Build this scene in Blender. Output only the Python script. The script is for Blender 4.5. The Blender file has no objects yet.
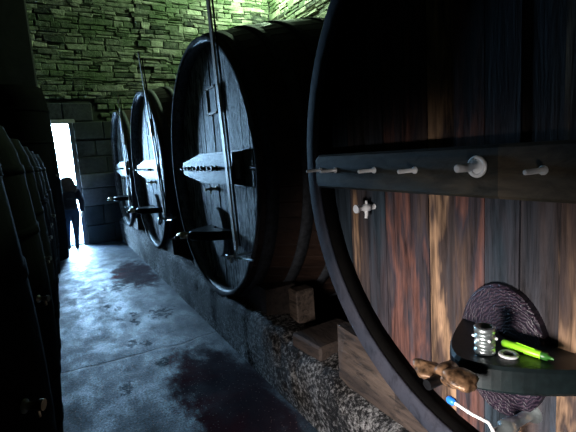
import bpy, math, random
from mathutils import Vector, Matrix, noise
R = random.Random(7)
PI = math.pi
col = bpy.context.scene.collection

# ------------------------------------------------------------ materials
def new_mat(name):
    m = bpy.data.materials.new(name); m.use_nodes = True
    nt = m.node_tree; b = nt.nodes['Principled BSDF']
    return m, nt, b
def N(nt, t, **kw):
    n = nt.nodes.new(t)
    for k, v in kw.items(): setattr(n, k, v)
    return n
def ramp(nt, stops, interp='LINEAR'):
    r = N(nt, 'ShaderNodeValToRGB'); cr = r.color_ramp; cr.interpolation = interp
    while len(cr.elements) < len(stops): cr.elements.new(0.5)
    for e, (p, c) in zip(cr.elements, stops):
        e.position = p; e.color = (c[0], c[1], c[2], 1) if not isinstance(c, (int, float)) else (c, c, c, 1)
    return r
def noise_tex(nt, vec, scale, detail=4, rough=.55, mapscale=None, dist=0, loc=(0,0,0)):
    if mapscale or loc != (0,0,0):
        mp = N(nt, 'ShaderNodeMapping'); mp.inputs['Scale'].default_value = mapscale or (1,1,1)
        mp.inputs['Location'].default_value = loc
        nt.links.new(vec, mp.inputs['Vector']); vec = mp.outputs['Vector']
    n = N(nt, 'ShaderNodeTexNoise'); n.inputs['Scale'].default_value = scale
    n.inputs['Detail'].default_value = detail; n.inputs['Roughness'].default_value = rough
    n.inputs['Distortion'].default_value = dist
    nt.links.new(vec, n.inputs['Vector']); return n
def mixc(nt, fac, a, b, mode='MIX'):
    m = N(nt, 'ShaderNodeMix', data_type='RGBA', blend_type=mode)
    for inp, v in ((m.inputs[0], fac), (m.inputs[6], a), (m.inputs[7], b)):
        if hasattr(v, 'is_output'): nt.links.new(v, inp)
        elif isinstance(v, (int, float)): inp.default_value = v
        else: inp.default_value = (*v[:3], 1)
    return m.outputs[2]
def bump(nt, b, h, strength, dist):
    bp = N(nt, 'ShaderNodeBump'); bp.inputs['Strength'].default_value = strength
    bp.inputs['Distance'].default_value = dist
    nt.links.new(h, bp.inputs['Height']); nt.links.new(bp.outputs[0], b.inputs['Normal'])
def coords(nt):
    return N(nt, 'ShaderNodeTexCoord').outputs['Object']
def math_n(nt, op, a, b=None, c=None):
    m = N(nt, 'ShaderNodeMath', operation=op)
    for i, v in enumerate((a, b, c)):
        if v is None: continue
        if hasattr(v, 'is_output'): nt.links.new(v, m.inputs[i])
        else: m.inputs[i].default_value = v
    return m.outputs[0]

def plain(name, c, rough=.5, metal=0, nscale=0, var=.3, bmp=0, coat=0):
    m, nt, b = new_mat(name)
    b.inputs['Roughness'].default_value = rough; b.inputs['Metallic'].default_value = metal
    b.inputs['Coat Weight'].default_value = coat
    v = coords(nt)
    n = noise_tex(nt, v, nscale or 20, 5)
    c2 = tuple(x*(1-var) for x in c); c3 = tuple(min(1, x*(1+var)) for x in c)
    r = ramp(nt, [(.3, c2), (.7, c3)]); nt.links.new(n.outputs['Fac'], r.inputs[0])
    nt.links.new(r.outputs[0], b.inputs['Base Color'])
    if bmp: bump(nt, b, n.outputs['Fac'], .6, bmp)
    return m

def wood(name, boards, streak, board_w=.13, axis='Y', rough=.6, grain_z=(14, 14, .7), bmp=.004, spec=.5):
    """boards: colour stops chosen per board; streak: stops for long grain streaks (multiplied, 1 = unchanged)"""
    m, nt, b = new_mat(name); v = coords(nt)
    sep = N(nt, 'ShaderNodeSeparateXYZ'); nt.links.new(v, sep.inputs[0])
    idn = math_n(nt, 'FLOOR', math_n(nt, 'DIVIDE', sep.outputs[axis], board_w))
    oi = N(nt, 'ShaderNodeObjectInfo')
    wn = N(nt, 'ShaderNodeTexWhiteNoise', noise_dimensions='2D')
    cb = N(nt, 'ShaderNodeCombineXYZ'); nt.links.new(idn, cb.inputs[0]); nt.links.new(oi.outputs['Random'], cb.inputs[1])
    nt.links.new(cb.outputs[0], wn.inputs['Vector'])
    big = noise_tex(nt, v, 1.0, 5, .6, mapscale=(grain_z[0]*.55, grain_z[1]*.55, grain_z[2]*.8), dist=.3)
    idx = math_n(nt, 'ADD', math_n(nt, 'MULTIPLY', wn.outputs['Value'], .45), math_n(nt, 'MULTIPLY', big.outputs['Fac'], .65))
    r = ramp(nt, boards); nt.links.new(idx, r.inputs[0])
    g = noise_tex(nt, v, 1.0, 8, .7, mapscale=(grain_z[0]*4, grain_z[1]*4, grain_z[2]*2.2), dist=.6)
    r2 = ramp(nt, streak); nt.links.new(g.outputs['Fac'], r2.inputs[0])
    c = mixc(nt, 1.0, r.outputs[0], r2.outputs[0], 'MULTIPLY')
    nt.links.new(c, b.inputs['Base Color'])
    b.inputs['Roughness'].default_value = rough
    b.inputs['Specular IOR Level'].default_value = spec
    bump(nt, b, g.outputs['Fac'], .7, bmp)
    return m

M = {}
M['front_old'] = wood('weathered_grey_oak',
    [(.2, (.20,.22,.24)), (.42, (.55,.57,.58)), (.55, (.85,.85,.85)), (.62, (.36,.37,.38)), (.8, (.7,.7,.7))],
    [(.42, .03), (.49, .5), (.57, 1.1)], bmp=.012, rough=.6, grain_z=(7,7,3.0), spec=.3)
M['front_big'] = wood('stained_oak_boards',
    [(.22, (.014,.020,.028)), (.34, (.034,.050,.066)), (.43, (.06,.045,.05)), (.49, (.035,.040,.052)), (.545, (.16,.075,.06)), (.58, (.045,.04,.05)), (.64, (.10,.065,.05)), (.69, (.40,.25,.15)), (.73, (.07,.05,.045)), (.84, (.035,.045,.06))],
    [(.32, .12), (.47, .7), (.6, 1.15)], grain_z=(7, 7, .9), rough=.7, bmp=.006, board_w=.13, spec=.15)
M['bar_big'] = wood('dark_slate_stained_beam',
    [(.25, (.009,.015,.021)), (.45, (.017,.027,.033)), (.55, (.045,.042,.032)), (.75, (.14,.105,.07))],
    [(.3, .3), (.55, .9), (.7, 1.0)], board_w=5, grain_z=(10, 1.6, 8), rough=.6, bmp=.004, spec=.18)
M['bar_old'] = wood('weathered_grey_beam',
    [(.2, (.10,.11,.12)), (.5, (.22,.23,.24)), (.8, (.32,.32,.32))],
    [(.38, .12), (.5, .8), (.62, 1.0)], board_w=5, grain_z=(12, 1.5, 14), rough=.5, bmp=.006)
M['stave'] = wood('tarred_dark_staves',
    [(.2, (.012,.009,.009)), (.5, (.040,.023,.017)), (.8, (.09,.048,.032))],
    [(.3, .3), (.5, .8), (.7, 1.0)], board_w=.4, axis='Z', grain_z=(1.2, 9, 9), rough=.5, bmp=.004)
M['chime'] = wood('blue_black_chime',
    [(.2, (.014,.018,.028)), (.5, (.026,.034,.05)), (.8, (.055,.055,.07))],
    [(.3, .4), (.5, .9), (.7, 1.0)], board_w=9, grain_z=(4, 5, 5), rough=.7, bmp=.004, spec=.06)
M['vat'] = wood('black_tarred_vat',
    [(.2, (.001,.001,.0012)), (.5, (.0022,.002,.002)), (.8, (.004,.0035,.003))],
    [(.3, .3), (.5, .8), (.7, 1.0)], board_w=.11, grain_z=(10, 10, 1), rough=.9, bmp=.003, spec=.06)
M['timber'] = wood('rough_brown_timber',
    [(.2, (.018,.014,.012)), (.45, (.06,.042,.034)), (.6, (.14,.10,.075)), (.8, (.05,.035,.028))],
    [(.36, .12), (.5, .8), (.65, 1.0)], board_w=.6, grain_z=(8, 1.6, 14), rough=.7, bmp=.012)
M['pole'] = wood('worn_pole_wood',
    [(.2, (.36,.22,.13)), (.5, (.62,.41,.26)), (.8, (.8,.6,.42))],
    [(.36, .3), (.55, .9), (.7, 1.0)], board_w=1, grain_z=(25, 25, 2), rough=.5, bmp=.002)
M['chime_old'] = wood('dark_worn_chime',
    [(.2, (.05,.05,.055)), (.5, (.12,.125,.13)), (.8, (.25,.25,.26))],
    [(.3, .4), (.5, .9), (.7, 1.0)], board_w=.11, grain_z=(6, 6, 6), rough=.85, bmp=.004, spec=.1)
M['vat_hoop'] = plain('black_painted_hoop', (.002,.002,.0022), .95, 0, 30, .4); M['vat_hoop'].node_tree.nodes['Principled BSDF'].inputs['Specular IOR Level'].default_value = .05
M['hoop'] = plain('rusted_hoop_iron', (.06,.065,.075), .7, .2, 30, .5, .002)
M['iron'] = plain('black_iron', (.02,.021,.024), .4, .8, 40, .4, .001)
M['chrome'] = plain('bright_steel', (.95,.96,.97), .30, .15, 60, .04)
M['brass'] = plain('tarnished_brass', (.42,.34,.22), .35, 1, 50, .3, .001)
M['bronze'] = plain('rusty_cast_bronze', (.17,.095,.05), .42, .35, 45, .9, .006)
M['clamp'] = plain('dark_green_black_paint', (.006,.012,.013), .42, .2, 12, .6, .003)
M['white'] = plain('white_rubber', (.85,.85,.85), .5, 0, 10, .05)
M['lime'] = plain('lime_green_plastic', (.35,.85,.03), .35, 0, 10, .08)
M['lime2'] = plain('dark_green_plastic', (.03,.14,.02), .35, 0, 10, .2)
M['blue'] = plain('blue_plastic', (.02,.22,.85), .35, 0, 10, .08)
M['zinc'] = plain('zinc_plated_steel', (.62,.70,.70), .3, .9, 70, .15, .001)
M['plate'] = plain('slate_grey_board', (.36,.37,.38), .6, 0, 25, .4, .002)
M['frame'] = plain('dark_door_frame', (.05,.05,.055), .6, 0, 18, .4, .003)
M['lintel'] = plain('pale_oak_lintel', (.34,.32,.27), .7, 0, 14, .3, .004)
M['outside'] = plain('pale_paving', (.6,.6,.6), .8, 0, 4, .1)
M['skin'] = plain('skin', (.45,.28,.20), .55, 0, 10, .05)
M['hair'] = plain('brown_hair', (.09,.055,.035), .45, 0, 90, .5, .003)
M['jacket'] = plain('dark_navy_jacket', (.012,.014,.028), .8, 0, 25, .3, .004)
M['jeans'] = plain('blue_jeans', (.045,.085,.15), .85, 0, 60, .25, .002)
M['pack'] = plain('black_backpack', (.012,.012,.016), .6, 0, 40, .3, .002)
M['strap'] = plain('grey_strap', (.12,.12,.13), .6, 0, 40, .2)
M['shoe'] = plain('dark_shoe', (.02,.02,.02), .5, 0, 40, .2)
M['plaster'] = plain('shade_dark_plaster', (.010,.010,.0095), .9, 0, 3, .4, .02)  # unlit darkness of left wall and pier put into the base colour

def knot_mat():
    m, nt, b = new_mat('purple_stained_knotted_oak'); v = coords(nt)
    mp = N(nt, 'ShaderNodeMapping'); mp.inputs['Location'].default_value = (0, 0, -.50); mp.inputs['Scale'].default_value = (.2, 1.25, 1)
    nt.links.new(v, mp.inputs['Vector'])
    w = N(nt, 'ShaderNodeTexWave', wave_type='RINGS', rings_direction='X')
    w.inputs['Scale'].default_value = 26; w.inputs['Distortion'].default_value = 9; w.inputs['Detail'].default_value = 5
    w.inputs['Detail Scale'].default_value = 1.6
    nt.links.new(mp.outputs[0], w.inputs['Vector'])
    r = ramp(nt, [(.1, (.006,.004,.010)), (.7, (.018,.010,.022)), (.97, (.045,.027,.040))]); nt.links.new(w.outputs['Fac'], r.inputs[0])
    nt.links.new(r.outputs[0], b.inputs['Base Color']); b.inputs['Roughness'].default_value = .4
    bump(nt, b, w.outputs['Fac'], .5, .003); return m
M['knot'] = knot_mat()

def stone_mat(name, lo, hi, moss, rough=.85, bm=.012, scale=9):
    m, nt, b = new_mat(name); v = coords(nt)
    at = N(nt, 'ShaderNodeAttribute', attribute_name='tone')
    n = noise_tex(nt, v, scale, 8, .68)
    t = math_n(nt, 'ADD', math_n(nt, 'MULTIPLY', at.outputs['Fac'], .45), math_n(nt, 'MULTIPLY', n.outputs['Fac'], .75))
    r = ramp(nt, [(.25, tuple(x*.35 for x in lo)), (.42, lo), (.85, hi)]); nt.links.new(t, r.inputs[0])
    n2 = noise_tex(nt, v, 1.1, 5, .6)
    r2 = ramp(nt, [(.40, 0), (.60, 1.4)]); nt.links.new(n2.outputs['Fac'], r2.inputs[0])
    c = mixc(nt, math_n(nt, 'MULTIPLY', r2.outputs[0], .6), r.outputs[0], moss, 'MIX')
    nt.links.new(c, b.inputs['Base Color']); b.inputs['Roughness'].default_value = rough
    bump(nt, b, n.outputs['Fac'], .9, bm); return m
M['schist'] = stone_mat('mossy_schist', (.025,.03,.025), (.50,.50,.38), (.10,.15,.06), bm=.04, scale=11)
M['mortar'] = stone_mat('dark_mortar', (.02,.022,.02), (.06,.065,.05), (.03,.04,.02))
M['granite'] = stone_mat('dressed_granite', (.025,.028,.028), (.12,.12,.115), (.045,.05,.045), scale=14, bm=.006)
def kerb_mat():
    m, nt, b = new_mat('pitted_granite_kerb'); v = coords(nt)
    n = noise_tex(nt, v, 38, 8, .8); big = noise_tex(nt, v, 2.2, 4)
    t = math_n(nt, 'ADD', math_n(nt, 'MULTIPLY', n.outputs['Fac'], .8), math_n(nt, 'MULTIPLY', big.outputs['Fac'], .3))
    r = ramp(nt, [(.47, (.004,.004,.004)), (.545, (.024,.021,.020)), (.60, (.26,.25,.24)), (.68, (.72,.70,.68))]); nt.links.new(t, r.inputs[0])
    nt.links.new(r.outputs[0], b.inputs['Base Color']); b.inputs['Roughness'].default_value = .7; b.inputs['Specular IOR Level'].default_value = .2
    bump(nt, b, n.outputs['Fac'], 1.0, .045); return m
M['kerb'] = kerb_mat()

def floor_mat():
    m, nt, b = new_mat('wet_stained_concrete'); v = coords(nt)
    big = noise_tex(nt, v, .9, 5, .6, dist=.8)
    mid = noise_tex(nt, v, 4.5, 6, .65, mapscale=(1,.6,1), dist=.15)
    fine = noise_tex(nt, v, 62, 5, .85)
    base = ramp(nt, [(.40, (.009,.015,.024)), (.5, (.040,.062,.085)), (.60, (.15,.195,.24))])
    t = math_n(nt, 'ADD', math_n(nt, 'MULTIPLY', big.outputs['Fac'], .6), math_n(nt, 'MULTIPLY', mid.outputs['Fac'], .4))
    nt.links.new(t, base.inputs[0])
    sp = ramp(nt, [(.42, .25), (.60, 2.0)]); nt.links.new(fine.outputs['Fac'], sp.inputs[0])
    c = mixc(nt, 1.0, base.outputs[0], sp.outputs[0], 'MULTIPLY')
    # spilled red wine stains: blots with their own shape and place
    sep = N(nt, 'ShaderNodeSeparateXYZ'); nt.links.new(v, sep.inputs[0])
    mask = None
    for (cx, cy, rx, ry) in ((.93, 2.75, .36, 1.0), (.95, 7.0, .33, .95)):
        dx = math_n(nt, 'DIVIDE', math_n(nt, 'SUBTRACT', sep.outputs[0], cx), rx)
        dy = math_n(nt, 'DIVIDE', math_n(nt, 'SUBTRACT', sep.outputs[1], cy), ry)
        d = math_n(nt, 'ADD', math_n(nt, 'POWER', math_n(nt, 'ABSOLUTE', dx), 2), math_n(nt, 'POWER', math_n(nt, 'ABSOLUTE', dy), 2))
        d = math_n(nt, 'ADD', d, math_n(nt, 'MULTIPLY', math_n(nt, 'SUBTRACT', mid.outputs['Fac'], .5), 2.6))
        k = N(nt, 'ShaderNodeMapRange', interpolation_type='SMOOTHSTEP'); k.inputs[1].default_value = 1.35; k.inputs[2].default_value = .45
        nt.links.new(d, k.inputs[0])
        mask = k.outputs[0] if mask is None else math_n(nt, 'MAXIMUM', mask, k.outputs[0])
    c = mixc(nt, math_n(nt, 'MULTIPLY', mask, .93), c, (.085,.008,.013))
    # dim light on the kerb side painted as a dark band; small wet footmarks
    shade_band = N(nt, 'ShaderNodeMapRange', interpolation_type='SMOOTHSTEP'); shade_band.inputs[1].default_value = .45; shade_band.inputs[2].default_value = 1.0; shade_band.inputs[4].default_value = .72
    nt.links.new(math_n(nt, 'ADD', sep.outputs[0], math_n(nt, 'MULTIPLY', math_n(nt, 'SUBTRACT', big.outputs['Fac'], .5), 2.2)), shade_band.inputs[0])
    c = mixc(nt, shade_band.outputs[0], c, (.018,.024,.032))
    foot = None; blot = noise_tex(nt, v, 17, 3, .6)
    for (cx, cy, rx, ry) in ((.396,5.55,.05,.10), (.50,5.38,.05,.10), (.47,4.98,.05,.11), (.60,4.78,.055,.12), (.62,5.02,.05,.1), (.47,4.2,.06,.12), (.58,4.12,.06,.1), (.62,3.62,.07,.1), (.30,3.35,.06,.12), (.9,4.9,.16,.2), (.6,6.4,.2,.22)):
        dx = math_n(nt, 'DIVIDE', math_n(nt, 'SUBTRACT', sep.outputs[0], cx), rx); dy = math_n(nt, 'DIVIDE', math_n(nt, 'SUBTRACT', sep.outputs[1], cy), ry)
        d = math_n(nt, 'ADD', math_n(nt, 'MULTIPLY', dx, dx), math_n(nt, 'MULTIPLY', dy, dy))
        d = math_n(nt, 'ADD', d, math_n(nt, 'MULTIPLY', math_n(nt, 'SUBTRACT', blot.outputs['Fac'], .45), 7.0))
        k = N(nt, 'ShaderNodeMapRange', interpolation_type='SMOOTHSTEP'); k.inputs[1].default_value = 1.2; k.inputs[2].default_value = .5
        nt.links.new(d, k.inputs[0]); foot = k.outputs[0] if foot is None else math_n(nt, 'MAXIMUM', foot, k.outputs[0])
    c = mixc(nt, math_n(nt, 'MULTIPLY', foot, .6), c, (.012,.016,.022))
    # joint between two pours, slightly wavy
    jy = math_n(nt, 'SUBTRACT', sep.outputs[1], math_n(nt, 'ADD', 3.93, math_n(nt, 'MULTIPLY', math_n(nt, 'SUBTRACT', big.outputs['Fac'], .5), .5)))
    jn = N(nt, 'ShaderNodeMapRange', interpolation_type='SMOOTHSTEP'); jn.inputs[1].default_value = .028; jn.inputs[2].default_value = .006
    nt.links.new(math_n(nt, 'ABSOLUTE', jy), jn.inputs[0])
    c = mixc(nt, math_n(nt, 'MULTIPLY', jn.outputs[0], .75), c, (.012,.012,.015))
    # pale mineral flecks
    vo = N(nt, 'ShaderNodeTexVoronoi'); vo.inputs['Scale'].default_value = 38; nt.links.new(v, vo.inputs['Vector'])
    fl = ramp(nt, [(.10, 1), (.16, 0)]); nt.links.new(vo.outputs['Distance'], fl.inputs[0])
    c = mixc(nt, math_n(nt, 'MULTIPLY', fl.outputs[0], .8), c, (.30,.17,.15))
    nt.links.new(c, b.inputs['Base Color'])
    # wetness
    wet = ramp(nt, [(.35, .62), (.5, .48), (.62, .32)]); nt.links.new(mid.outputs['Fac'], wet.inputs[0])
    ro = math_n(nt, 'ADD', wet.outputs[0], math_n(nt, 'MULTIPLY', mask, .3))
    nt.links.new(ro, b.inputs['Roughness'])
    sl = math_n(nt, 'SUBTRACT', .36, math_n(nt, 'MULTIPLY', math_n(nt, 'MAXIMUM', mask, foot), .33)); nt.links.new(sl, b.inputs['Specular IOR Level'])
    h0 = math_n(nt, 'SUBTRACT', 0, math_n(nt, 'MULTIPLY', jn.outputs[0], .5))
    h = math_n(nt, 'ADD', math_n(nt, 'ADD', h0, math_n(nt, 'MULTIPLY', fine.outputs['Fac'], .55)), math_n(nt, 'MULTIPLY', mid.outputs['Fac'], .8))
    bump(nt, b, h, .55, .022)
    return m
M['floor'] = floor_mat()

# ------------------------------------------------------------ mesh helper
class MB:
    def __init__(s): s.v = []; s.f = []; s.tone = {}; s.sm = set()
    def add(s, vs, fs, smooth=False, tone=None):
        o = len(s.v); s.v += [tuple(v) for v in vs]
        for f in fs:
            if smooth: s.sm.add(len(s.f))
            s.f.append(tuple(i+o for i in f))
        if tone is not None:
            for i in range(o, len(s.v)): s.tone[i] = tone
    def box(s, x0, x1, y0, y1, z0, z1, bev=0.0):
        b = bev
        if b <= 0:
            vs = [(x,y,z) for x in (x0,x1) for y in (y0,y1) for z in (z0,z1)]
            s.add(vs, [(0,1,3,2),(4,6,7,5),(0,4,5,1),(2,3,7,6),(0,2,6,4),(1,5,7,3)]); return
        vs = []
        for (ax) in range(3):
            for sx in (0,1):
                for sy in (0,1):
                    for sz in (0,1):
                        p = [(x0,x1)[sx], (y0,y1)[sy], (z0,z1)[sz]]
                        sg = [(1,-1)[sx], (1,-1)[sy], (1,-1)[sz]]
                        for k in range(3):
                            if k != ax: p[k] += sg[k]*b
                        vs.append(tuple(p))
        def i(ax, sx, sy, sz): return ax*8+sx*4+sy*2+sz
        fs = [(i(0,0,0,0),i(0,0,0,1),i(0,0,1,1),i(0,0,1,0)), (i(0,1,0,0),i(0,1,1,0),i(0,1,1,1),i(0,1,0,1)),
              (i(1,0,0,0),i(1,1,0,0),i(1,1,0,1),i(1,0,0,1)), (i(1,0,1,0),i(1,0,1,1),i(1,1,1,1),i(1,1,1,0)),
              (i(2,0,0,0),i(2,0,1,0),i(2,1,1,0),i(2,1,0,0)), (i(2,0,0,1),i(2,1,0,1),i(2,1,1,1),i(2,0,1,1))]
        for sy in (0,1):
            for sz in (0,1): fs.append((i(1,0,sy,sz),i(1,1,sy,sz),i(2,1,sy,sz),i(2,0,sy,sz)))
            for sx in (0,1): pass
        for sx in (0,1):
            for sz in (0,1): fs.append((i(0,sx,0,sz),i(0,sx,1,sz),i(2,sx,1,sz),i(2,sx,0,sz)))
            for sy in (0,1): fs.append((i(0,sx,sy,0),i(0,sx,sy,1),i(1,sx,sy,1),i(1,sx,sy,0)))
        for sx in (0,1):
            for sy in (0,1):
                for sz in (0,1): fs.append((i(0,sx,sy,sz),i(1,sx,sy,sz),i(2,sx,sy,sz)))
        s.add(vs, fs)
    def lathe(s, prof, axis=(0,0,1), org=(0,0,0), n=24, smooth=True, closed=False):
        """prof: list of (h, r) along axis"""
        a = Vector(axis).normalized(); u = a.orthogonal().normalized(); w = a.cross(u); o = Vector(org)
        vs = []
        for h, r in prof:
            for k in range(n):
                t = 2*PI*k/n; vs.append(o + a*h + (u*math.cos(t) + w*math.sin(t))*r)
        fs = []; m = len(prof)
        for j in range(m if closed else m-1):
            for k in range(n):
                j2 = (j+1) % m
                fs.append((j*n+k, j*n+(k+1)%n, j2*n+(k+1)%n, j2*n+k))
        s.add(vs, fs, smooth)
        if not closed:
            for j in (0, m-1):
                if prof[j][1] > 1e-5:
                    s.add([vs[j*n+k] for k in range(n)], [tuple(range(n)) if j else tuple(range(n))[::-1]])
    def tube(s, pts, r, n=10, cap=True):
        P = [Vector(p) for p in pts]; rs = r if isinstance(r, (list, tuple)) else [r]*len(P)
        vs = []; prev = None
        for i, p in enumerate(P):
            d = (P[min(i+1, len(P)-1)] - P[max(i-1, 0)]).normalized()
            u = (prev - d*prev.dot(d)).normalized() if prev else d.orthogonal().normalized()
            prev = u; w = d.cross(u)
            for k in range(n):
                t = 2*PI*k/n; vs.append(p + (u*math.cos(t) + w*math.sin(t))*rs[i])
        fs = [(i*n+k, i*n+(k+1)%n, (i+1)*n+(k+1)%n, (i+1)*n+k) for i in range(len(P)-1) for k in range(n)]
        s.add(vs, fs, True)
        if cap: s.add(vs[:n], [tuple(range(n))[::-1]]); s.add(vs[-n:], [tuple(range(n))])
    def torus(s, c, R_, r, axis=(0,0,1), n=32, m=10, sy=1):
        a = Vector(axis).normalized(); u = a.orthogonal().normalized(); w = a.cross(u); c = Vector(c); vs = []
        for i in range(n):
            t = 2*PI*i/n; d = u*math.cos(t) + w*math.sin(t)
            for k in range(m):
                q = 2*PI*k/m; vs.append(c + d*(R_ + r*math.cos(q)) + a*(r*sy*math.sin(q)))
        s.add(vs, [(i*m+k, ((i+1)%n)*m+k, ((i+1)%n)*m+(k+1)%m, i*m+(k+1)%m) for i in range(n) for k in range(m)], True)
    def ball(s, c, r, n=14, m=9, sc=(1,1,1), f=None):
        vs = []
        for j in range(m+1):
            for k in range(n):
                th = PI*j/m; ph = 2*PI*k/n
                d = Vector((math.sin(th)*math.cos(ph), math.sin(th)*math.sin(ph), math.cos(th)))
                p = Vector((d.x*sc[0], d.y*sc[1], d.z*sc[2]))*r
                if f: p = f(p, d)
                vs.append(Vector(c)+p)
        s.add(vs, [(j*n+k, (j+1)*n+k, (j+1)*n+(k+1)%n, j*n+(k+1)%n) for j in range(m) for k in range(n)], True)
    def prism(s, pts, x0, x1):
        """pts: (y,z) outline, extruded along x"""
        n = len(pts)
        vs = [(x0, y, z) for y, z in pts] + [(x1, y, z) for y, z in pts]
        s.add(vs, [tuple(range(n))[::-1], tuple(range(n, 2*n))] + [(k, (k+1)%n, n+(k+1)%n, n+k) for k in range(n)])
    def build(s, name, mat, parent=None, loc=None, weld=False):
        me = bpy.data.meshes.new(name); me.from_pydata(s.v, [], s.f); 
        for i in s.sm: me.polygons[i].use_smooth = True
        if s.tone:
            a = me.attributes.new('tone', 'FLOAT', 'POINT')
            for i, t in s.tone.items(): a.data[i].value = t
        import bmesh
        bm = bmesh.new(); bm.from_mesh(me)
        if weld: bmesh.ops.remove_doubles(bm, verts=bm.verts, dist=1e-5)
        bmesh.ops.recalc_face_normals(bm, faces=bm.faces); bm.to_mesh(me); bm.free()
        me.materials.append(mat)
        o = bpy.data.objects.new(name, me); col.objects.link(o)
        if loc: o.location = loc
        if parent: o.parent = parent
        return o
def tag(o, label=None, cat=None, group=None, kind=None):
    if label: o['label'] = label
    if cat: o['category'] = cat
    if group: o['group'] = group
    if kind: o['kind'] = kind
    return o
def empty(name, loc, label, cat, group=None, rz=0):
    o = bpy.data.objects.new(name, None); col.objects.link(o); o.location = loc; o.rotation_euler.z = rz
    o.empty_display_size = .1
    return tag(o, label, cat, group)
def struct(name, mb, mat): return tag(mb.build(name, mat), kind='structure')

# ------------------------------------------------------------ camera
CAMH = 1.71
yaw, pitch, roll = .497, .1428, -.0652
F = Vector((math.sin(yaw)*math.cos(pitch), math.cos(yaw)*math.cos(pitch), -math.sin(pitch)))
Rr = Vector((math.cos(yaw), -math.sin(yaw), 0)); U = Rr.cross(F)
c_, s_ = math.cos(roll), math.sin(roll)
Rx = c_*Rr + s_*U; Ux = -s_*Rr + c_*U
cd = bpy.data.cameras.new('camera'); cam = bpy.data.objects.new('camera', cd); col.objects.link(cam)
mw = Matrix((Rx, Ux, -F)).transposed().to_4x4(); mw.translation = (0, 0, CAMH); cam.matrix_world = mw
cd.sensor_width = 36; cd.lens = 425/576*36; cd.clip_start = .02
bpy.context.scene.camera = cam

# ------------------------------------------------------------ the room
XL, XR, YB, YF, HC = -1.3, 5.5, 10.5, -2.5, 6.0
DX0, DX1, DZ = -.2, .525, 2.72
WT = .55
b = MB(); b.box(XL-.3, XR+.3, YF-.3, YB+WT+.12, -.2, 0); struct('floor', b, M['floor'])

def stones(mb, plane, a0, a1, z0, z1, skip=None, hs=(.06,.15), ls=(.10,.42), proud=None, seed=1):
    """rubble courses with real relief; plane(a, z, depth) -> xyz, depth towards the room"""
    r = random.Random(seed); z = z0
    while z < z1:
        h = r.uniform(*hs); a = a0 - r.uniform(0, .2)
        while a < a1:
            l = r.uniform(*ls)*(1.5 if r.random() < .12 else 1)
            A0, A1 = max(a, a0), min(a+l, a1); Z1 = min(z+h, z1)
            a += l
            if A1-A0 < .03: continue
            # small split stones stacked
            parts = [(z, Z1)] if r.random() < .75 or h < .08 else [(z, (z+Z1)/2), ((z+Z1)/2, Z1)]
            for (q0, q1) in parts:
                ca, cz = (A0+A1)/2, (q0+q1)/2
                if skip and skip(A0, A1, q0, q1): continue
                d = r.uniform(.0, .03) + (proud(ca, cz) if proud else 0)
                g = .004
                wob = lambda x, y: .03*noise.noise((x*1.3, y*1.3, 3.1))
                zz0, zz1 = q0 + g, q1 - g
                o_ = [(A0+g, zz0), (A1-g, zz0), (A1-g, zz1), (A0+g, zz1)]
                o_ = [(x+r.uniform(-.022,.022), y+wob(x, y)+r.uniform(-.012,.012)) for x, y in o_]
                ch = min(.018, (q1-q0)*.3)
                i_ = [(x+(ch if x < ca else -ch), y+(ch if y < cz else -ch)*.8) for x, y in o_]
                vs = [plane(x, y, -.04) for x, y in o_] + [plane(x, y, d) for x, y in o_] + \
                     [plane(x, y, d+.012+r.uniform(-.010,.012)) for x, y in i_]
                fs = [(8,9,10,11)] + [(k, (k+1)%4, 4+(k+1)%4, 4+k) for k in range(4)] + [(4+k, 4+(k+1)%4, 8+(k+1)%4, 8+k) for k in range(4)]
                mb.add(vs, fs, tone=r.random())
        z += h

# back wall: core with the door opening, stone facing in front
b = MB()
y0, y1 = YB+.06, YB+WT
b.box(XL-.3, DX0, y0, y1, 0, HC+1.6); b.box(DX1, XR+.3, y0, y1, 0, HC+1.6); b.box(DX0, DX1, y0, y1, DZ, HC+1.6)
core = b
pl_back = lambda a, z, d: (a, YB+.05-d*.9, z)
def crease(a, z):   # the upper right part of the wall stands a hand proud of the left part
    if z < 3.7: return 0
    return .035 if a > 2.13 + (4.5-z)*.17 else 0
wallb = MB()
stones(wallb, pl_back, XL, XR, 1.95, HC+.6, skip=lambda a0,a1,z0,z1: a1 > DX0-.05 and a0 < DX1+.42 and z0 < DZ+.40 or (a1 > DX0 and a0 < 1.5 and z0 < 2.7), proud=crease, seed=3)
stones(wallb, pl_back, XL, XR, 0, 1.95, skip=lambda a0,a1,z0,z1: a1 > DX0-.05 and a0 < 1.5, hs=(.1,.2), ls=(.2,.5), seed=5)
o = struct('wall_back', core, M['mortar'])
face = wallb.build('wall_back', M['schist']); face.parent = o
# big dressed blocks by the door
b = MB()
rr = random.Random(4)
rows = [(.004,.42), (.42,.86), (.86,1.26), (1.26,1.58), (1.58,1.95), (1.95,2.32), (2.32,2.72)]
for i, (z0, z1) in enumerate(rows):
    x = DX1+.005; ends = [1.5] if i in (2, 3) else ([.92, 1.5] if i % 2 else [1.12, 1.5])
    for e in ends:
        d = rr.uniform(0, .025) + (.05 if i in (2,3) else 0)
        n0 = len(b.v); b.box(x+.006, e-.006, YB-.02-d, YB+.3, z0+.007, z1-.007, .014)
        t = rr.uniform(.5, .9) if i in (2,3) else (-.6 if i < 2 else rr.uniform(-.15, .15))
        for k in range(n0, len(b.v)): b.tone[k] = t
        x = e
n0 = len(b.v); b.box(DX0-.05, .35, YB-.02, YB+.3, DZ+.06, DZ+.40, .015); b.box(.362, .945, YB-.03, YB+.3, DZ+.01, DZ+.40, .015)
for k in range(n0, len(b.v)): b.tone[k] = .3
# the left side of the opening
n0 = len(b.v); b.box(XL, DX0-.01, YB-.01, YB+.3, .02, 1.94, .015)
for k in range(n0, len(b.v)): b.tone[k] = .2
blk = b.build('dressed_blocks', M['granite']); blk.parent = o
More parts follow.
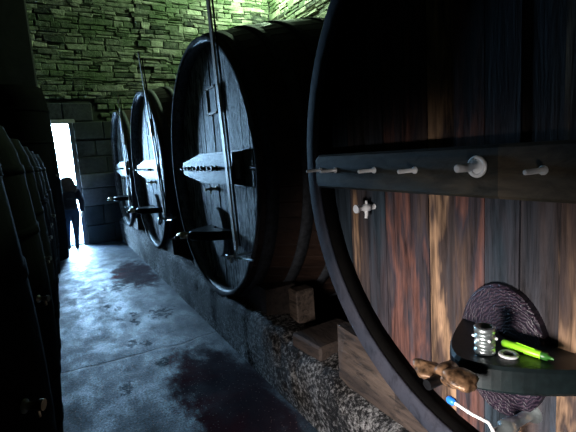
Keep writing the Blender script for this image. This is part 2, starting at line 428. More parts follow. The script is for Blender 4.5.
# door frame
b = MB(); b.box(DX1-.09, DX1, YB-.04, YB+.06, 0, DZ, .006); b.box(DX0, DX0+.06, YB-.04, YB+.06, 0, DZ, .006)
d1 = struct('door_1', b, M['frame'])
b = MB(); b.box(DX0, DX1+.04, YB-.045, YB+.30, DZ-.035, DZ+.05, .008); b.build('lintel', M['lintel'], d1)
b = MB(); b.box(DX0+.005, DX1-.07, YB+.06, YB+WT+.1, 0, .03, .01); th = b.build('threshold', M['granite'], d1)

# right wall
b = MB(); b.box(XR+.06, XR+.5, YF, YB+.5, 0, HC+1.6); wr = struct('wall_right', b, M['mortar'])
b = MB(); stones(b, lambda a, z, d: (XR+.05-d*1.2, a, z), 5.6, YB-.02, 3.2, HC+.6, hs=(.07,.2), ls=(.18,.6), seed=9)
stf = b.build('wall_right', M['schist']); stf.parent = wr
# left wall with a pier at its far end, front wall, vault
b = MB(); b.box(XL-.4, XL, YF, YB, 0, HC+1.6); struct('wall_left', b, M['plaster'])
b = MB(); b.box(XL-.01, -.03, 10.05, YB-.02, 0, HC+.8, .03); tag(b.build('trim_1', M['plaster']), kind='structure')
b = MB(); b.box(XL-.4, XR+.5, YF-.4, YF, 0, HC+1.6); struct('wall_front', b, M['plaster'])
b = MB(); n = 24; cx = (XL+XR)/2; hw = (XR-XL)/2+.1
for k in range(n):
    t0, t1 = PI*k/n, PI*(k+1)/n
    P = lambda t, e: (cx - math.cos(t)*(hw+e), HC-.02 + math.sin(t)*(1.5+e))
    q = [P(t0,0), P(t1,0), P(t1,.3), P(t0,.3)]
    vs = [(x, YF-.1, z) for x, z in q] + [(x, YB+.3, z) for x, z in q]
    b.add(vs, [(0,1,5,4),(3,7,6,2),(0,3,2,1),(4,5,6,7)])
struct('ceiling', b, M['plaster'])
# outside ground beyond the door
b = MB(); b.box(-9, 9, YB+WT+.1, YB+14, -.15, -.01); tag(b.build('terrace', M['outside']), kind='structure')

# ------------------------------------------------------------ granite kerb under the tuns
def nz(x, y, z, s): return noise.noise((x*s, y*s, z*s))
b = MB(); prof_n = None; rows_ = []
ny = 260
for j in range(ny+1):
    y = -1.0 + (YB-.05+1.0)*j/ny
    k = min(1, max(0, (y-1.3)/1.6)); ct = .355 + (.50-.355)*k   # crest height
    back = .36
    prof = [(1.245, -.01), (1.235, .06), (1.225, .14), (1.22, .22), (1.215, ct-.12), (1.222, ct-.06), (1.24, ct-.02), (1.275, ct+.0), (1.33, ct+.005),
            (1.40, ct-.01+.06*(1-k)), (1.48, ct-.035+.09*(1-k)), (1.56, ct-.06+.08*(1-k)), (1.66, ct-.10+.04*(1-k)), (1.70, ct-.16), (1.71, .1), (1.71, -.01)]
    joint = 0
    for yj in (-.2, 1.25, 2.45, 3.9, 5.2, 6.6, 8.0, 9.2):
        joint = max(joint, 1-abs(y-yj)/.035)
    row = []
    for i, (x, z) in enumerate(prof):
        w = .022*nz(x, y, z, 2.3) + .014*nz(x, y, z, 7) + .012*nz(x, y, z, 22)
        if 0 < i < 13:
            x2 = x - w*(1 if i < 8 else .3) + .005*joint*(i < 8); z2 = z + w*(.9 if i >= 5 else .2) - .012*joint*(i >= 5)
            x2 = max(x2, 1.17)
        else: x2, z2 = x, z
        row.append((x2, y, z2))
    rows_.append(row)
n = len(rows_[0]); vs = [p for r_ in rows_ for p in r_]
b.add(vs, [(j*n+i, j*n+i+1, (j+1)*n+i+1, (j+1)*n+i) for j in range(ny) for i in range(n-1)], True)
b.add(rows_[0], [tuple(range(n))]); b.add(rows_[-1], [tuple(range(n))])
struct('trim_2', b, M['kerb'])
b = MB(); b.box(3.75, 4.3, -1.0, YB-.05, 0, .42, .03); struct('trim_3', b, M['kerb'])

# ------------------------------------------------------------ the great tuns
RAD = 1.144; XC = 1.22; LEN = 3.2
def rad(x, bulge): return RAD + bulge*(1-((x-LEN/2)/(LEN/2))**2)
def disc_boards(mb, x0, x1, r, w, cy=0, cz=RAD, seed=1, gap=.0035, phase=0):
    rr = random.Random(seed); y = math.floor(-r/w)*w + phase
    while y < r:
        a, c = max(y+gap/2, -r+.004), min(y+w-gap/2, r-.004)
        if c-a > .01:
            K = 7; ys = [a+(c-a)*k/K for k in range(K+1)]
            top = [(q, cz+math.sqrt(max(0, r*r-q*q))) for q in ys]; bot = [(q, cz-math.sqrt(max(0, r*r-q*q))) for q in reversed(ys)]
            mb.prism([(cy+p, z) for p, z in top+bot], x0+rr.uniform(-.004,.004), x1)
        y += w

def ell_plate(mb, cy, cz, ry, rz, x0, x1, n=40, bev=.01):
    ring = lambda s, x: [(x, cy+math.cos(2*PI*k/n)*(ry-s), cz+math.sin(2*PI*k/n)*(rz-s)) for k in range(n)]
    vs = ring(0, x1)+ring(0, x0+bev)+ring(bev, x0)
    mb.add(vs, [(k, (k+1)%n, n+(k+1)%n, n+k) for k in range(n)] + [(n+k, n+(k+1)%n, 2*n+(k+1)%n, 2*n+k) for k in range(n)] + [tuple(range(2*n, 3*n))])

def spigot(parent, x, y, z, mat, s=1.0, side=1):
    b = MB(); ax = (-1, 0, 0); o = (x, y, z)
    b.lathe([(0,.026*s),(.012*s,.026*s),(.014*s,.014*s),(.05*s,.013*s),(.055*s,.019*s),(.085*s,.019*s),(.09*s,.012*s),(.125*s,.011*s),(.126*s,.021*s),(.137*s,.021*s)], ax, o, 20)
    b.tube([(x-.07*s, y, z), (x-.075*s, y-.004*s, z-.03*s), (x-.08*s, y-.006*s, z-.052*s)], [.010*s, .009*s, .008*s], 10)
    b.tube([(x-.07*s, y, z+.015*s), (x-.07*s, y, z+.035*s)], [.008*s, .006*s], 10)
    return b.build('spigot', mat, parent)

def make_tun(yc, zc, bulge, label, big=False, seed=0):
    z0 = zc-RAD
    t = empty('wine_tun', (XC, yc, z0), label, 'barrel', 'great wine tuns lying in a row on the kerb')
    C0 = RAD
    # staves: one shell with chime, lathe around x
    b = MB(); ns = 66; prof = []
    chw, rec = (.092, .10) if big else (.036, .12)
    seg = []
    for k in range(ns):
        for q, dr in ((0, -.005), (.06, 0), (.94, 0)): seg.append(((k+q)/ns*2*PI, dr))
    K = 22
    outer = [(LEN*j/K, rad(LEN*j/K, bulge)) for j in range(K+1)]
    inner = [(LEN, RAD-chw), (LEN-.15, RAD-chw-.002), (LEN-.15, RAD-chw-.12)]
    inner2 = [(rec+.12, RAD-chw-.12), (rec+.12, RAD-chw+.0), (0.012, RAD-chw-.0), (.0, RAD-chw+.008)]
    pr = [(0.016, RAD-.008), (.018, RAD)] + outer[1:] + inner + inner2
    n = len(seg)
    vs = []
    for (x, r) in pr:
        for (a, dr) in seg:
            d_ = dr if r > RAD-.02 else .004
            vs.append((x, math.cos(a)*(r+d_), C0+math.sin(a)*(r+d_)))
    m = len(pr)
    b.add(vs, [(j*n+k, j*n+(k+1)%n, ((j+1)%m)*n+(k+1)%n, ((j+1)%m)*n+k) for j in range(m) for k in range(n)])
    b.build('staves', M['stave'] if not big else M['stave'], t)
    # chime ring: the end grain of the staves, worn and stained
    rr = random.Random(seed+50)
    for nm, pr, mt in (('chime', [(.014, RAD-.001), (-.002, RAD-.001), (-.006, RAD-.008), (-.006, RAD-chw+.008), (-.002, RAD-chw), (.014, RAD-chw)], M['chime'] if big else M['chime_old']),
                       ('chime_groove', [(.0142, RAD-chw-.002), (rec-.001, RAD-chw-.002), (rec-.001, RAD-chw+.01), (.0142, RAD-chw+.01)], M['vat'] if big else M['bar_old'])):  # groove colour carries recess shade on the near tun, a lit tone on others
        b = MB(); vs = []; m = len(pr)
        for (x, r) in pr:
            for i, (a, dr) in enumerate(seg): vs.append((x, math.cos(a)*r, C0+math.sin(a)*r))
        b.add(vs, [(j*n+k, j*n+(k+1)%n, ((j+1)%m)*n+(k+1)%n, ((j+1)%m)*n+k) for j in range(m) for k in range(n)], True)
        b.build(nm, mt, t)
    # hoops
    for hx in (.09, .34, .62, .98, LEN-.98, LEN-.62, LEN-.34, LEN-.09):
        b = MB(); w = .042
        r0, r1 = rad(hx-w, bulge)+.001, rad(hx+w, bulge)+.001
        b.lathe([(hx-w, r0-.004), (hx-w, r0+.007), (hx+w, r1+.007), (hx+w, r1-.004)], (1,0,0), (0,0,C0), 120, True, True)
        b.build('hoop', M['hoop'], t)
    # head boards
    b = MB(); disc_boards(b, rec, rec+.05, RAD-chw-.001, .13, seed=seed+2)
    b.build('head', M['front_big'] if big else M['front_old'], t)
    b = MB(); disc_boards(b, LEN-.12, LEN-.08, RAD-chw-.001, .26, seed=seed+3); b.build('head', M['stave'], t)
    # cross bar
    if big:
        b = MB(); zb0, zb1 = C0-.115, C0+.058
        ends = [(-1.03, zb0+.0), (1.03, zb0+.0), (1.05, zb0+.02), (1.05, zb1-.03), (1.02, zb1-.005), (-1.03, zb1)]
        n_ = len(ends)
        x0, x1, e = -.015, rec-.001, .010
        cy_, cz_ = 0, (zb0+zb1)/2
        rin = [(y - e*(1 if y > 0 else -1), z - e*(1 if z > cz_ else -1)) for y, z in ends]
        vs = [(x1, y, z) for y, z in ends]+[(x0+e, y, z) for y, z in ends]+[(x0, y, z) for y, z in rin]
        b.add(vs, [(k, (k+1)%n_, n_+(k+1)%n_, n_+k) for k in range(n_)]+[(n_+k, n_+(k+1)%n_, 2*n_+(k+1)%n_, 2*n_+k) for k in range(n_)]+[tuple(range(2*n_, 3*n_))])
        b.build('crossbar', M['bar_big'], t)
        for yy in (.995, .865, .58, .345, -.14, -.42, -.70):
            b = MB(); z = C0-.024
            b.lathe([(0,.014),(.006,.014),(.007,.008),(.085,.008),(.088,.005)], (-1,0,0), (x0+.002, yy, z), 12); b.build('bolt', M['chrome'], t)
        b = MB(); yy = .07; z = C0-.012
        b.torus((x0-.006, yy, z), .030, .0065, (1,0,0), 32, 10)
        b.lathe([(0,.026),(.004,.024),(.005,.010),(.04,.010),(.042,.014),(.10,.013),(.103,.009)], (-1,0,0), (x0+.001, yy, z), 20)
        b.build('spigot', M['chrome'], t)
    else:
        for (a, c) in ((C0-.11, C0+.018), (C0+.034, C0+.16)):
            b = MB(); e = .012; w = 1.055
            f = lambda z: math.sqrt((RAD-chw-.003)**2-(z-C0)**2)
            lo = a < C0
            out = [(-f(a)+.003, a), (.12, a), (.70, C0-.035), (.72, c), (-f(c)+.003, c)] if lo else [(-f(a)+.003, a), (.72, a), (.70, C0+.085), (.12, c), (-f(c)+.003, c)]
            b.prism(out, .004, rec-.001)
            cy_ = -.2; cz_ = (a+c)/2
            b.prism([(cy_+(y-cy_)*.985, cz_+(z-cz_)*.82) for y, z in out], -.006, .006)
            b.build('crossbar', M['bar_old'], t)
        b = MB(); b.box(.045, rec-.001, -1.0, .70, C0+.018, C0+.034); b.build('spacer', M['iron'], t)
        # iron strap bracket near the right end of the bars
        b = MB()
        b.box(-.018, -.005, -.93, -.68, C0-.10, C0+.15, .003); b.build('bracket', M['iron'], t)
        b = MB(); b.box(-.028, -.017, -.88, -.80, C0-.05, C0+.09, .002); b.build('bracket_plate', M['plate'], t)
        for k in range(8):
            yy = .66-.14*k + .02*((k*7) % 3-1)
            b = MB(); b.lathe([(0,.026),(.01,.026),(.011,.012),(.05,.012)], (-1,0,0), (.0, yy, C0+.026), 10); b.build('bolt', M['iron'], t)
        # framed slate board
        b = MB(); y_, z_ = -.06, C0+.62
        b.box(rec-.018, rec-.006, y_-.11, y_+.11, z_-.10, z_+.10, .003); pl = b.build('slate_board', M['plate'], t)
        b = MB()
        for bx in ((y_-.13, y_-.105, z_-.12, z_+.12), (y_+.105, y_+.13, z_-.12, z_+.12), (y_-.13, y_+.13, z_+.10, z_+.12), (y_-.13, y_+.13, z_-.12, z_-.10)):
            b.box(rec-.028, rec-.004, *bx)
        b.build('board_frame', M['pole'], pl)
    # manhole door with clamp bar, screw and wing nut
    dz = C0-.675 if big else C0-.60
    b = MB(); ell_plate(b, .05, dz+.015, .165, .238, rec-.035, rec+.002); b.build('manhole_door', M['knot'] if big else M['plate'], t)
    bz = C0-.63 if big else C0-.57
    # bowed outwards: its ends rest on the head, its middle stands off
    b = MB(); K = 24; sec = []
    for k in range(K+1):
        y = -.300+.512*k/K
        xf = min(.108, -.20+.20*(abs(y)/(.24 if y < 0 else .17))**1.7); xb = min(rec-.0005, xf+.235); e = min(.010, (xb-xf)*.3)
        h = .043*(1-.25*(abs(y)/.32)**2)
        sec.append([(xf+e, y, bz-h), (xf, y, bz-h+e), (xf, y, bz+.043-e), (xf+e, y, bz+.043), (xb, y, bz+.043), (xb, y, bz-h)])
    vs = [p for q in sec for p in q]
    b.add(vs, [(k*6+i, k*6+(i+1)%6, (k+1)*6+(i+1)%6, (k+1)*6+i) for k in range(K) for i in range(6)] + [tuple(range(6))[::-1], tuple(range(K*6, K*6+6))])
    b.build('clamp_bar', M['clamp'] if big else M['iron'], t)
    b = MB(); b.lathe([(0,.016),(.1,.016),(.215,.016)], (-1,0,0), (-.12, 0, bz), 16); b.build('clamp_screw', M['iron'], t)
    # wing nut: hub and two flat lobed ears
    b = MB(); xw = -.255; wz = bz+.012
    b.lathe([(-.035,.022),(-.03,.030),(.0,.032),(.025,.026),(.03,.018)], (-1,0,0), (xw, 0, wz), 20)
    for sgn in (-1, 1):
        def ear(p, d, sgn=sgn):
            k = 1 + .35*nz(p.x*14+sgn, p.y*14, p.z*14, 2.2)
            return p*k
        b.ball((xw-.012, sgn*.060, wz-.21*sgn*.060), .054, 24, 16, (.75, 1.0, .46), ear)
        b.ball((xw-.024, sgn*.040, wz-.010-.21*sgn*.04), .030, 14, 9, (.8, 1.1, .55), ear)
    b.build('wing_nut', M['bronze'] if big else M['brass'], t)
    if not big:
        spigot(t, rec, .02 if seed != 2 else .05, C0-.17, M['brass'], .9)
    return t

T1 = make_tun(.843, 1.645, .20, 'huge nearest tun filling the right side, with purple-brown stained boards and slate-blue crossbar', True, 1)
T2 = make_tun(3.778, 1.610, .25, 'big wine tun second from the camera, its whole grey round head and hoops in view', False, 2)
T3 = make_tun(6.552, 1.602, .14, 'wine tun seen nearly edge-on, third from the camera, between the other grey-headed tuns', False, 3)
T4 = make_tun(9.17, 1.625, .09, 'farthest wine tun, a thin sliver beside the dark stone end wall', False, 4)

# nearest tun only: chrome sample tap, lower drain with blue-tipped lever
spigot(T1, .12, .725, 1.440-T1.location.z, M['chrome'], .95)
zl = T1.location.z
b = MB(); b.lathe([(0,.035),(.02,.035),(.022,.018),(.12,.018),(.125,.026),(.17,.026),(.175,.016),(.22,.014)], (-1,0,0), (.12, -.05, .79-zl), 24)
b.tube([(-.05, -.05, .79-zl), (-.055, -.05, .72-zl), (-.058, -.05, .66-zl)], [.016,.015,.014], 14)
dv = b.build('drain_valve', M['zinc'], T1)
b = MB(); b.tube([(-.10, -.05, .80-zl), (-.12, -.045, .838-zl), (-.14, .0, .849-zl), (-.14, .075, .855-zl)], .0055, 10)
lv = b.build('lever', M['white'], dv)
b = MB(); b.tube([(-.14, .064, .8540-zl), (-.14, .07, .8545-zl), (-.14, .088, .856-zl), (-.14, .094, .8565-zl)], [.008,.0135,.0135,.009], 14)
k_ = b.build('lever_grip', M['blue'], lv); k_['label'] = 'blue plastic lever grip'

# gauge poles in front of the three grey heads
def gauge(xb, yb, zb, xt, yt, zt, label, zc, wd=.036):
    t = empty('gauge_pole', (xb, yb, zb-.07), label, 'pole', 'tall gauge poles in front of the tun heads')
    B = Vector((0, 0, .07)); T = Vector((xt-xb, yt-yb, zt-zb+.07))
    b = MB(); D = T-B; rt = Matrix.Rotation(-.12, 3, 'Z'); q = [rt @ Vector(c) for c in ((-.007,-wd,0),(-.007,wd,0),(.007,wd,0),(.007,-wd,0))]
    vs = [B+D*k/8+c+Vector((0, .004*math.sin(k*1.7), 0)) for k in range(9) for c in q]
    b.add(vs, [(k*4+i, k*4+(i+1)%4, k*4+4+(i+1)%4, k*4+4+i) for k in range(8) for i in range(4)]+[(0,1,2,3), (32,33,34,35)]); b.build('pole', M['pole'], t)
    b = MB(); B2 = B+Vector((.022, -wd+.002, .03)); T2_ = T+Vector((.022, -wd+.002, -.08)); b.tube([B2, B2.lerp(T2_, .5), T2_], .008, 8); b.build('sight_tube', M['iron'], t)
    b = MB(); b.lathe([(0,.015),(.05,.02),(.06,.012),(.09,.012)], (0,0,1), (0,0,-.02), 14)
    dx = 1.34-xb
    b.tube([(dx-.001, 0, .02), (0, 0, .02)], .012, 10); b.tube([(-.005, 0, .02), (-.07, .01, .02)], .010, 10); b.tube([(-.05,.0,.02), (-.05,-.01,-.03)], .008, 8)
    v = b.build('valve', M['chrome'], t)
    b = MB(); b.box(-.085, -.068, -.02, .04, -.0, .04, .004); b.tube([(.0, 0, .0), (.02, -.28, .03)], .009, 8)
    b.build('valve_handle', M['zinc'], v)
    return t
gauge(1.19, 3.09, 1.0, 1.13, 3.10, 3.18, 'wooden gauge pole crossing the head of the second tun from the camera, rising above it', 1.61)
gauge(1.19, 5.50, 1.05, 1.10, 5.56, 3.06, 'wooden gauge pole in front of the third tun, standing before its thin pale head', 1.60, .06)
gauge(1.19, 8.33, 1.0, 1.17, 8.05, 2.93, 'farthest gauge pole, thin, before the last tun by the end wall', 1.6, .08)

# timber chocks between kerb and tuns
def chock(xc, yc, zc, side, name_lab, near=.33, far=.92, mat='timber'):
    # top face follows the round of the tun
    b = MB(); x0, x1 = xc, xc+.26
    K = 8; top = []
    for k in range(K+1):
        d = near+(far-near)*k/K
        zt = zc - math.sqrt((RAD+.03)**2-d*d)
        top.append((side*d, min(zt, zc-RAD+.24)))
    base = .45 if yc > 2 else .40
    pts = top + [(side*far, base), (side*near, base)]
    b.prism([(y, z-base) for y, z in pts], 0, x1-x0)
    for i, v in enumerate(b.v): b.v[i] = (v[0]+.015*nz(v[0], v[1]+yc, v[2], 6), v[1]+.015*nz(v[1]+yc, v[0], 2, 6), v[2])
    o = b.build('chock', M[mat]); o.location = (x0, yc, base)
    tag(o, name_lab, 'chock', 'timber chocks holding the tuns')
names = [('first', .843, 1.645), ('second', 3.778, 1.610), ('third', 6.552, 1.602)]
chock(1.30, .843, 1.645, 1, 'large brown wedge chock on the kerb beside the lower left rim of the nearest tun', .40, 1.06)
chock(1.30, 3.778, 1.610, -1, 'brown chock in the dark gap between the nearest and the second tun', .42, .95)
chock(1.30, 3.778, 1.610, 1, 'chock under the far side of the second tun from the camera', .42, .95)
chock(1.27, 6.552, 1.602, -1, 'pale chock under the near side of the third tun', .40, .98)
chock(1.27, 6.552, 1.602, 1, 'chock under the far side of the third tun', .40, .95)
chock(1.27, 9.17, 1.625, -1, 'chock under the near side of the farthest tun', .40, .98)
# post between first and second tun
b = MB(); b.box(0, .16, 0, .13, 0, .26, .01); o = b.build('timber_post', M['timber'], None, (1.47, 2.66, .44))
tag(o, 'short upright brown timber post on the kerb between the nearest and second tun', 'post')
b = MB(); b.box(0, .42, 0, .30, 0, .10, .015)
for i, v in enumerate(b.v): b.v[i] = (v[0], v[1], v[2]+.02*nz(v[0], v[1], v[2], 5))
o = b.build('timber_offcut', M['timber'], None, (1.30, 2.10, .42)); o.rotation_euler = (0, .03, .12)
tag(o, 'rough timber offcut lying on the kerb just beyond the nearest wedge chock', 'offcut')

# things lying on the clamp bar of the nearest tun
bt = T1.location.z + RAD-.63 + .043 + .0005
def small(name, loc, label, cat, rz=0): return empty(name, loc, label, cat, None, rz)
t = small('hose_coupling', (1.115, .822, bt), 'silver ribbed metal coupling standing on the dark clamp bar', 'coupling')
b = MB(); b.lathe([(0,.027),(.002,.031),(.014,.031),(.016,.027),(.022,.027),(.024,.031),(.036,.031),(.038,.027),(.044,.027),(.046,.031),(.058,.031),(.060,.027),(.066,.027),(.068,.031),(.084,.031),(.086,.028),(.086,.022),(.02,.022),(.02,.001)], (0,0,1), (0,0,0), 32); b.build('body', M['zinc'], t)
for k in range(6):
    b = MB(); a = k*PI/3; b.ball((math.cos(a)*.033, math.sin(a)*.033, .05), .005, 8, 6); b.build('lug', M['chrome'], t)
t = small('marker_pen', (1.20, .745, bt+.0125), 'lime green marker pen lying on the dark clamp bar', 'pen', 0)
d = Vector((.0, -1, 0)).normalized()
b = MB(); b.lathe([(-.07,.009),(-.066,.0125),(.045,.0125),(.048,.0105)], (.12,-.99,0), (0,0,0), 20); b.build('barrel', M['lime'], t)
b = MB(); b.lathe([(.048,.0122),(.064,.0118),(.068,.006),(.082,.004)], (.12,-.99,0), (0,0,0), 20); b.build('nib_collar', M['lime2'], t)
b = MB(); b.box(-.0015, .0015, -.03, .03, .0124, .0150, .0005); b.build('clip', M['lime'], t)
o = MB(); o.lathe([(0,.017),(0,.027),(.002,.029),(.006,.029),(.008,.027),(.008,.017),(.006,.015),(.002,.015)], (0,0,1), (0,0,0), 36, True, True)
o = o.build('seal_ring', M['white'], None, (1.15, .765, bt)); tag(o, 'white rubber seal ring lying flat on the dark clamp bar', 'ring')

# ------------------------------------------------------------ dark vats on the left
def vat(x, y, h, r, bulge, label, seed):
    t = empty('upright_vat', (x, y, 0), label, 'vat', 'black upright vats along the left side')
    b = MB(); K = 14; prof = [(0, r*.5), (0, r-.01)]
    f = lambda q: r + bulge*math.sin(PI*min(1, q*1.15))**1.0 if q*1.15 < 1 else r - .07*((q*1.15-1)/.15)**1.5
    for k in range(K+1): prof.append((h*k/K + .001, f(k/K)))
    prof += [(h+.001, f(1)-.03), (h-.05, f(1)-.035), (h-.05, .001)]
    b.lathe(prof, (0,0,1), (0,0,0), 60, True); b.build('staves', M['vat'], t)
    for q in (.06, .22, .68, .86):
        b = MB(); r0, r1 = f(q)+.001, f(q+.05/h)+.001
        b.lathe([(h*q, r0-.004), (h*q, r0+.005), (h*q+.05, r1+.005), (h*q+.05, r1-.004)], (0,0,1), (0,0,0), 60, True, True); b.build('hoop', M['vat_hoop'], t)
    b = MB(); rr_ = f(.52); a = -.45
    ax = Vector((math.cos(a), math.sin(a), 0)); P = ax*(rr_-.005)+Vector((0,0,h*.5))
    b.lathe([(0,.022),(.01,.022),(.011,.012),(.05,.012),(.052,.018),(.065,.018)], ax, P, 14)
    b.tube([P+ax*.04, P+ax*.045-Vector((0,0,.04))], [.009,.007], 8); b.build('tap', M['brass'], t)
    return t
labs = ['black vat nearest the camera at the left edge', 'black vat at left, second from the camera', 'black vat at left, third from the camera', 'black vat at left, fourth from the camera',
        'black vat at left, fifth from the camera', 'black vat at left just before the bright doorway, its rounded shoulder against the light']
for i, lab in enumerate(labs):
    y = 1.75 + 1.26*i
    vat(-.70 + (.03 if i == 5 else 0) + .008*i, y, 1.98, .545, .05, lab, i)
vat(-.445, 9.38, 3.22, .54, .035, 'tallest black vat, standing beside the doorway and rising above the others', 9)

# ------------------------------------------------------------ the person in the doorway
def skin_obj(name, verts, edges, radii, mat, parent, sub=2, root=0):
    me = bpy.data.meshes.new(name); me.from_pydata([Vector(v) for v in verts], edges, [])
    o = bpy.data.objects.new(name, me); col.objects.link(o); o.parent = parent
    me.materials.append(mat)
    md = o.modifiers.new('skin', 'SKIN'); md.use_smooth_shade = True
    sv = me.skin_vertices[0].data if me.skin_vertices else None
    if sv is None:
        bpy.context.view_layer.objects.active = o
        sv = me.skin_vertices[0].data
    for i, r in enumerate(radii):
        sv[i].radius = r if isinstance(r, tuple) else (r, r)
        sv[i].use_root = (i == root)
    s = o.modifiers.new('sub', 'SUBSURF'); s.levels = sub; s.render_levels = sub
    for p in me.polygons: p.use_smooth = True
    return o
P = empty('person', (.245, 10.12, .0), 'person in dark jacket, blue jeans and backpack walking out through the bright doorway', 'person')
P.scale = (1.12, 1.1, 1.0)
# x right, y forward (walking away), height about 1.55 m
J = {'pel':(0,0,.84),'wai':(0,.0,.96),'che':(0,.015,1.12),'sho':(0,.015,1.26),'nec':(0,.015,1.325),'hed':(.0,.03,1.36),
 'lh':(-.075,0,.80),'lk':(-.100,.10,.45),'la':(-.105,-.02,.13),'lf':(-.105,.02,.075),'lt':(-.108,.10,.06),
 'rh':(.075,0,.80),'rk':(.055,.0,.44),'ra':(.03,-.05,.09),'rf':(.03,-.01,.045),'rt':(.035,.10,.040),
 'ls':(-.145,.01,1.24),'le':(-.205,-.02,1.0),'lw':(-.20,.06,.80),
 'rs':(.145,.01,1.24),'re':(.205,-.03,1.0),'rw':(.195,.03,.79)}
Rd = {'pel':(.125,.095),'wai':(.105,.085),'che':(.125,.095),'sho':(.105,.07),'nec':.046,'hed':.05,'lh':.105,'lk':.068,'la':.038,'lf':.036,'lt':.03,
 'rh':.105,'rk':.068,'ra':.038,'rf':.036,'rt':.03,'ls':.055,'le':.042,'lw':.028,'rs':.055,'re':.042,'rw':.028}
keys = list(J); ix = {k:i for i, k in enumerate(keys)}
E_ = [('pel','wai'),('wai','che'),('che','sho'),('sho','nec'),('nec','hed'),('pel','lh'),('lh','lk'),('lk','la'),('la','lf'),('lf','lt'),('pel','rh'),('rh','rk'),('rk','ra'),('ra','rf'),('rf','rt'),
      ('sho','ls'),('ls','le'),('le','lw'),('sho','rs'),('rs','re'),('re','rw')]
body = skin_obj('body', [J[k] for k in keys], [(ix[a], ix[c]) for a, c in E_], [Rd[k] for k in keys], M['jeans'], P)
# head with face, looking away
b = MB()
def headf(p, d):
    q = p.copy()
    if d.y > .2 and d.z < .1: q.x *= .9
    if d.z < -.4: q.x *= .82; q.y *= .88
    if d.y > .93 and -.2 < d.z < .1: q.y += .016
    return q
b.ball((0,.035,1.44), .1, 24, 18, (.76,.92,1.12), headf)
for sx in (-1, 1): b.ball((sx*.077,.03,1.435), .022, 10, 8, (.4,.8,1.2)); b.ball((sx*.03,.112,1.45), .012, 8, 6)
b.ball((0,.128,1.425), .014, 8, 6, (.8,1,1.3)); b.ball((0,.112,1.385), .018, 8, 6, (1.3,.6,.4))
b.build('head', M['skin'], P)
b = MB()
def hairf(p, d):
    q = p*(1+.05*nz(d.x*3, d.y*3, d.z, 2))
    if d.z < 0: q.z *= 1.55; q.x *= 1.05
    if d.y > .35 and d.z < .55: q.y *= .35
    return q
b.ball((0,.005,1.445), .124, 28, 20, (1.0,.95,.95), hairf)
b.ball((.045,-.06,1.30), .115, 20, 14, (1.05,.42,1.2), lambda p, d: p*(1+.08*nz(d.x*4, d.y*2, d.z, 2)))
b.build('hair', M['hair'], P)
# jacket: torso and sleeves over the body
jk = ['pel','wai','che','sho','ls','le','lw','rs','re','rw']; ji = {k:i for i, k in enumerate(jk)}
JR = {'pel':(.155,.118),'wai':(.13,.105),'che':(.15,.115),'sho':(.118,.08),'ls':.072,'le':.058,'lw':.042,'rs':.072,'re':.058,'rw':.042}
skin_obj('jacket', [J[k] for k in jk], [(ji[a], ji[c]) for a, c in [('pel','wai'),('wai','che'),('che','sho'),('sho','ls'),('ls','le'),('le','lw'),('sho','rs'),('rs','re'),('re','rw')]], [JR[k] for k in jk], M['jacket'], P)
# backpack
b = MB()
def packf(p, d):
    e = .55
    s = lambda v: math.copysign(abs(v)**e, v)
    return Vector((s(d.x)*.125, s(d.y)*.075, s(d.z)*.19))
b.ball((0,-.155,1.06), 1, 28, 18, (1,1,1), packf); pk = b.build('backpack', M['pack'], P)
b = MB(); b.ball((0,-.222,.99), 1, 24, 14, (1,1,1), lambda p, d: Vector((math.copysign(abs(d.x)**.55, d.x)*.095, math.copysign(abs(d.y)**.55, d.y)*.03, math.copysign(abs(d.z)**.55, d.z)*.085)))
b.build('pocket', M['pack'], pk)
for sx in (-1, 1):
    b = MB(); b.tube([(sx*.07,-.12,1.22), (sx*.085,-.05,1.315), (sx*.09,.04,1.335), (sx*.095,.115,1.24), (sx*.11,.10,1.02), (sx*.12,-.08,.93)], .012, 8); b.build('strap', M['strap'], pk)
b = MB(); b.tube([(.0+.05*math.cos(t), -.155-.07, 1.10+.012*math.sin(t)) for t in [k*PI/4 for k in range(9)]], .006, 6); b.build('buckle', M['strap'], pk)
# shoes
for (x, y, z, rx) in ((-.106, .03, .05, .2), (.032, .0, .042, 0)):
    b = MB()
    b.ball((x, y+.03, z), .055, 18, 12, (.85, 2.2, .75), lambda p, d: Vector((p.x*(1-.25*max(0, -d.y)), p.y, max(p.z, -.036) + (.025 if d.y < -.3 and d.z > 0 else 0))))
    b.build('shoe', M['shoe'], P)
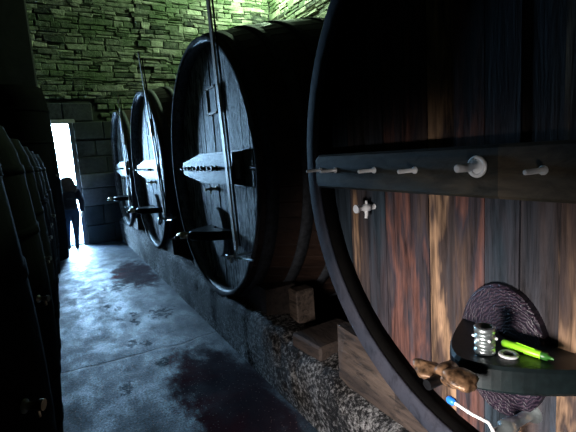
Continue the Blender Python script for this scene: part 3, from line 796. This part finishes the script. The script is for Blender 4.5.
# hands
for sx, k in ((-1, 'lw'), (1, 'rw')):
    w = Vector(J[k]); b = MB()
    b.ball(w+Vector((0, .01, -.045)), .035, 12, 9, (.5, 1.05, 1.2))
    for f in range(4):
        fy = -.02+.018*f + .01; L = (.055, .068, .072, .058)[f]
        base = w+Vector((0, fy, -.075)); b.tube([base, base+Vector((-sx*.006, .004, -L*.5)), base+Vector((-sx*.02, .010, -L))], [.0085,.008,.006], 8)
    base = w+Vector((-sx*.008, .038, -.035)); b.tube([base, base+Vector((-sx*.012, .022, -.025)), base+Vector((-sx*.016, .026, -.052))], [.010,.009,.007], 8)
    b.build('hand', M['skin'], P)

# ------------------------------------------------------------ light
def light(name, kind, loc, power, color, target=None, **kw):
    d = bpy.data.lights.new(name, kind); d.energy = power; d.color = color
    for k, v in kw.items(): setattr(d, k, v)
    o = bpy.data.objects.new(name, d); col.objects.link(o); o.location = loc
    if target is not None: o.rotation_euler = (Vector(target)-Vector(loc)).to_track_quat('-Z', 'Y').to_euler()
    return o
w = bpy.data.worlds.new('overcast_sky'); bpy.context.scene.world = w; w.use_nodes = True
bg = w.node_tree.nodes['Background']; bg.inputs[0].default_value = (.38,.67,1.0,1); bg.inputs[1].default_value = 200
p = light('doorway_portal', 'AREA', ((DX0+DX1)/2, YB+WT+.02, DZ/2), 1, (1,1,1), ((DX0+DX1)/2, 0, DZ/2), shape='RECTANGLE', size=DX1-DX0, size_y=DZ)
p.data.cycles.is_portal = True
# wall lamp high in the far right corner, throwing yellow-green light on the stones
light('wall_floodlight', 'POINT', (4.95, 9.25, 6.15), 560, (.66,1.0,.62), shadow_soft_size=.12)
# added warm fill spot without a fitting, left of the camera, low over the aisle
light('near_fill', 'SPOT', (-.55, .45, .95), 400, (1.0,.93,.90), (1.34, 1.12, .50), spot_size=math.radians(70), spot_blend=1.0, shadow_soft_size=.25)

sc = bpy.context.scene
sc.view_settings.view_transform = 'Standard'; sc.view_settings.look = 'None'; sc.view_settings.gamma = 1
sc.view_settings.use_curve_mapping = False; sc.view_settings.exposure = 0
